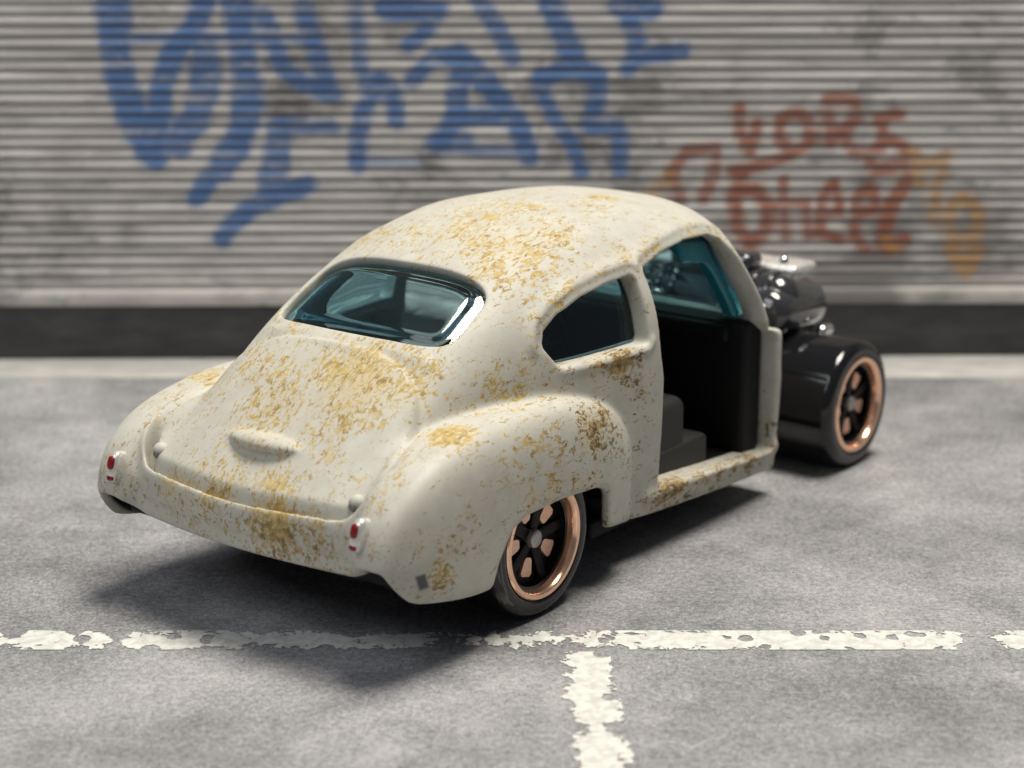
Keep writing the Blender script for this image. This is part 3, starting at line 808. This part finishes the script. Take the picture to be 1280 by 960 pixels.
# moulded teal flange down each side of the screen
m_, nt_, p_f = new_mat('teal_moulded_plastic'); b_f = NB(nt_)
p_f.inputs['Roughness'].default_value = .12; p_f.inputs['Transmission Weight'].default_value = .25; p_f.inputs['Coat Weight'].default_value = .5
nt_.links.new(b_f.mix(b_f.noise(b_f.coord(), .8, 3, .5), (.015, .22, .30), (.03, .36, .45)), p_f.inputs['Base Color'])
sd = Y-(10.8-.30*(Z-15.6))
fl = np.maximum(np.maximum(-(sd+1.5), sd-.25), np.maximum(np.maximum(15.5-Z, Z-23.0), 24-X))
fl = smax(fl.astype(np.float32), smax(D0+1.45, -2.5-D0, .2), .3)
Fl = full(blur3(fl.astype(np.float32), 2)); v, q, _ = surface_nets(Fl, FULL_O, H); n_ = vert_normals(Fl, v, FULL_O, H)
for s_ in (-1, 1): obj('windscreen_flange', sub_mesh('windscreen_flange', v, q, n_, np.sign(v[q].mean(1)[:, 1]) == s_), m_, car)

# ------------------------------------------------------------------ chassis, interior
bm = bmesh.new()
bm_box(bm, (-14.0, -12.9, 5.9), (-7.2, 12.9, 7.6), .3)
bm_box(bm, (-12.0, -8.0, 4.6), (-6.5, 8.0, 6.5), .5)
bm_box(bm, (-6.6, -8.4, 3.0), (8.5, 8.4, 5.2), .3)
bm_box(bm, (8.4, -12.0, 2.7), (32.3, 12.0, 4.2), .3)
bm_box(bm, (32.2, -6.0, 2.5), (52.5, 6.0, 4.4), .5)
bm_box(bm, (-.7, -12, 4.9), (.7, 12, 6.3), .3)
bm_box(bm, (43.7, -12, 4.9), (45.1, 12, 6.3), .3)
obj('chassis', bm_mesh('chassis', bm), M_BLACK, car)
bm = bmesh.new()
bm_box(bm, (29.6, -12.0, 4.1), (32.5, 12.0, 15.2), .4)              # bulkhead
bm_box(bm, (29.1, -10.6, 13.4), (30.4, 11.6, 14.9), .4)             # dashboard
obj('dashboard', bm_mesh('dashboard', bm), M_BLACK, car)
bm = bmesh.new()
bm_box(bm, (-7, -9.4, 5.0), (9.0, 9.4, 14.0), 1.2)                  # parcel shelf mass
bm_box(bm, (8.4, 11.2, 4.0), (31.5, 12.1, 13.4), .3)
obj('interior_tub', bm_mesh('interior_tub', bm), M_BLACK, car)
seat = bpy.data.objects.new('seat', None); COL.objects.link(seat); seat.parent = car
bm = bmesh.new(); bm_box(bm, (13.5, -11.3, 4.1), (25.6, 11.0, 6.9), .45)
obj('cushion', bm_mesh('cushion', bm), M_SEAT, seat)
bm = bmesh.new(); bm_box(bm, (14.0, -11.1, 5.5), (22.8, 11.0, 10.6), 1.0, 5)
obj('backrest', bm_mesh('backrest', bm), M_SEAT, seat)
# steering wheel glimpsed through the glass
bm = bmesh.new()
stw = lathe('steering_wheel', arc(2.6, 0, .28, 0, 360, 10)[:-1], 40, True)
o = obj('steering_wheel', stw, M_BLACK, car); o.location = Vector((25.6, 5.6, 13.4))*MM; o.rotation_euler = (0, 0, math.radians(90)); o.rotation_euler.x = math.radians(-30)
bm.free()

# ------------------------------------------------------------------ engine
eng = bpy.data.objects.new('engine', None); COL.objects.link(eng); eng.parent = car; eng.location = (44*MM, 0, 4*MM)
def epart(name, bm, mat, **k):
    bmesh.ops.translate(bm, vec=(-44, 0, -4), verts=bm.verts)
    return obj(name, bm_mesh(name, bm, **k), mat, eng)
def capsule(bm, a, b_, r, seg=20, sq=1.0):
    a = Vector(a); b_ = Vector(b_); d = (b_-a); L = d.length
    rr = bmesh.ops.create_uvsphere(bm, u_segments=seg*2, v_segments=seg, radius=1)
    q = d.to_track_quat('Z', 'Y').to_matrix()
    for v in rr['verts']:
        c = v.co*r
        c.z = c.z*sq + (L if v.co.z > 1e-6 else 0)
        v.co = a+q@c
    return rr['verts']
bm = bmesh.new(); bm_box(bm, (36.5, -5.2, 4.2), (52, 5.2, 11.5), .8); bm_box(bm, (38, -7.2, 8.2), (51, 7.2, 12.2), 1.0)
epart('block', bm, M_BLACK)
for s in (-1, 1):
    bm = bmesh.new(); capsule(bm, (42.6, s*6.8, 12.9), (48.6, s*6.8, 12.9), 2.2, sq=.7)
    epart('valve_cover', bm, M_DARKCHROME, angle=80)
bm = bmesh.new(); capsule(bm, (44.6, -6.6, 13.9), (44.6, 6.6, 13.9), 2.2, sq=.9)
epart('blower', bm, M_DARKCHROME, angle=80)
bm = bmesh.new(); bm_box(bm, (46.2, -7.2, 15.6), (50.2, 7.2, 16.5), .42, 3)
epart('air_scoop', bm, M_SILVER)  # pale colour replaces the overhead lamp's reflection in chrome
bm = bmesh.new(); bm_box(bm, (43.6, -3.9, 15.3), (46.4, 3.9, 17.6), .7, 3)
epart('carburettor', bm, M_DARKCHROME)
for yy in (-6.2, -4.6, -3.0, 3.0, 4.6, 6.2):                        # cast ribs round the blower
    fin = lathe('cooling_fin', [(1.9, -.22), (2.42, -.20), (2.48, 0), (2.42, .20), (1.9, .22)], 40)
    o = obj('cooling_fin', fin, M_DARKCHROME, eng); o.location = Vector((.6, yy, 9.9))*MM
for yy in (-5.4, -1.8, 1.8, 5.4):
    bm = bmesh.new(); capsule(bm, (47.2, yy, 16.3), (47.2, yy, 16.75), .42, 10); epart('bolt', bm, M_CHROME, angle=80)
for yy in (-4.2, -6.6, 4.2, 6.6):
    bm = bmesh.new(); capsule(bm, (41.6, yy, 13.2), (42.8, yy, 12.9), .95, 12)
    epart('exhaust_port', bm, M_DARKCHROME, angle=80)
for s in (-1, 1):
    bm = bmesh.new(); capsule(bm, (48.2, s*9.0, 10.6), (49.2, s*9.0, 10.6), .55, 12)
    epart('shock_mount', bm, M_CHROME, angle=80)

# ------------------------------------------------------------------ wheels
def make_wheel(width):
    """outer face towards -Y, centre of the outer rim plane at the origin"""
    R = 5.6
    root = bpy.data.objects.new('wheel', None); COL.objects.link(root)
    tp = [(4.16, .30), (4.28, -.02)]+[(4.45, -.12)]+arc(4.75, .75, .85, -90, 0, 9)[1:]+[(R, width*.5)]+arc(4.85, width-.75, .75, 0, 90, 6)+[(3.4, width), (3.4, .6), (4.16, .45)]
    obj('tyre', lathe('tyre', tp, 96), M_TYRE, root)
    rp = [(4.20, .20), (4.22, -.05), (4.12, -.16), (3.84, -.17), (3.74, -.08), (3.64, .25), (3.54, .95), (3.48, 1.25), (3.3, 1.35)]
    obj('rim', lathe('rim', rp, 96), M_COPPER, root)
    sp = bpy.data.objects.new('spokes', None)
    bm = bmesh.new()
    r = bmesh.ops.create_cone(bm, cap_ends=True, segments=64, radius1=3.52, radius2=3.52, depth=.5)
    bmesh.ops.rotate(bm, verts=bm.verts, matrix=Matrix.Rotation(math.radians(90), 3, 'X'))
    bmesh.ops.translate(bm, vec=(0, 1.52, 0), verts=bm.verts)
    for k in range(5):
        t = math.radians(39+72*k+36)
        vs = bm_box(bm, (.6, .92, -.42), (3.48, 1.4, .42), .12, 2)
        bmesh.ops.rotate(bm, verts=[v for v in vs if v.is_valid], cent=(0, 0, 0), matrix=Matrix.Rotation(-t, 3, 'Y'))
    spo = obj('spokes', bm_mesh('spokes', bm), M_SPOKE, root)
    bpy.data.objects.remove(sp)
    # five copper pads between the spokes: tapered plates with rounded corners
    for k in range(5):
        t = math.radians(39+72*k)
        bm = bmesh.new()
        pts = [(1.42, -.26), (1.62, -.42), (2.55, -.62), (2.78, -.42), (2.78, .42), (2.55, .62), (1.62, .42), (1.42, .26)]
        ca, sa = math.cos(t), math.sin(t)
        f0 = [bm.verts.new((a*ca-b_*sa, 1.02, a*sa+b_*ca)) for a, b_ in pts]
        f1 = [bm.verts.new((a*ca-b_*sa, 1.45, a*sa+b_*ca)) for a, b_ in pts]
        bm.faces.new(f0); bm.faces.new(f1[::-1])
        for i in range(8): bm.faces.new((f0[i], f1[i], f1[(i+1) % 8], f0[(i+1) % 8]))
        obj('pad', bm_mesh('pad', bm, False), M_PAD, root)
    hp = [(0, .52), (.45, .52), (.62, .60), (.68, .75), (.68, 1.5)]
    obj('hub_cap', lathe('hub_cap', hp, 32), M_STEEL, root)
    return root
def place_wheel(root, x, y, side, spin):
    root.parent = car; root.location = Vector((x, y, 5.6))*MM
    root.rotation_euler = (0, math.radians(spin), 0 if side < 0 else math.pi)
def copy_wheel(root):
    c = root.copy(); COL.objects.link(c)
    for ch in root.children:
        d = ch.copy(); COL.objects.link(d); d.parent = c
    return c
wr = make_wheel(4.6); wf = make_wheel(7.6)
wl = copy_wheel(wr); wfl = copy_wheel(wf)
place_wheel(wr, 0, -13.95, -1, 0); place_wheel(wl, 0, 13.95, 1, 25)
place_wheel(wf, 44.42, -14.89, -1, -14); place_wheel(wfl, 44.42, 14.89, 1, 50)

# ------------------------------------------------------------------ tail lamps, lid studs, print
def tail_lamp(side):
    r = bpy.data.objects.new('tail_light', None); COL.objects.link(r); r.parent = car
    r.location = Vector((TL[0], side*TL[1], TL[2]))*MM
    r.rotation_euler = (0, math.radians(16), math.radians(side*4))
    sx = lambda q, p: math.copysign(abs(q)**p, q)
    bm = bmesh.new(); vs = bmesh.ops.create_uvsphere(bm, u_segments=36, v_segments=24, radius=1)['verts']
    for v in vs:
        c = v.co
        v.co = Vector((sx(c.x, .6)*.85, sx(c.y, .7)*.50, sx(c.z, .75)*1.12))
    obj('bezel', bm_mesh('bezel', bm, True, 80), M_SILVER, r)
    for z0, hz, xo in ((.26, .48, -.80), (-.80, .20, -.66)):
        bm = bmesh.new(); vs = bmesh.ops.create_uvsphere(bm, u_segments=24, v_segments=14, radius=1)['verts']
        for v in vs: v.co = Vector((sx(v.co.x, .7)*.12+xo, sx(v.co.y, .7)*.31, sx(v.co.z, .7)*hz+z0))
        obj('lens', bm_mesh('lens', bm, True, 80), M_RED, r)
    return r
TL = (-15.85, 11.55, 10.0)
for s in (1, -1): tail_lamp(s)
def surf_z(x, y):
    col = D0[int(round((x-gx[0])/H)), int(round((abs(y)-gy[0])/H)), :]
    k = np.max(np.nonzero(col < 0)[0]); return float(gz[k])
ST = (-13.85, 9.3, 0); ST = (ST[0], ST[1], surf_z(ST[0], ST[1])-.12)
for s in (1, -1):
    st = bpy.data.objects.new('lid_stud', None); COL.objects.link(st); st.parent = car
    st.location = Vector((ST[0], s*ST[1], ST[2]))*MM; st.rotation_euler = (0, math.radians(-42), 0)
    bm = bmesh.new(); vs = bmesh.ops.create_uvsphere(bm, u_segments=24, v_segments=14, radius=.56)['verts']
    for v in vs: v.co.z *= .95
    me = bm_mesh('dome', bm, True, 80); attr(me, 'rust', np.zeros(len(me.vertices))); attr(me, 'dark', np.zeros(len(me.vertices))); attr(me, 'mark', np.zeros(len(me.vertices))); attr(me, 'bare', np.zeros(len(me.vertices)))
    obj('dome', me, M_BODY, st)
    bm = bmesh.new(); vs = bmesh.ops.create_uvsphere(bm, u_segments=20, v_segments=12, radius=.40)['verts']
    bmesh.ops.translate(bm, vec=(-.31, 0, .0), verts=vs)
    obj('worn_tip', bm_mesh('worn_tip', bm, True, 80), M_WORN, st)
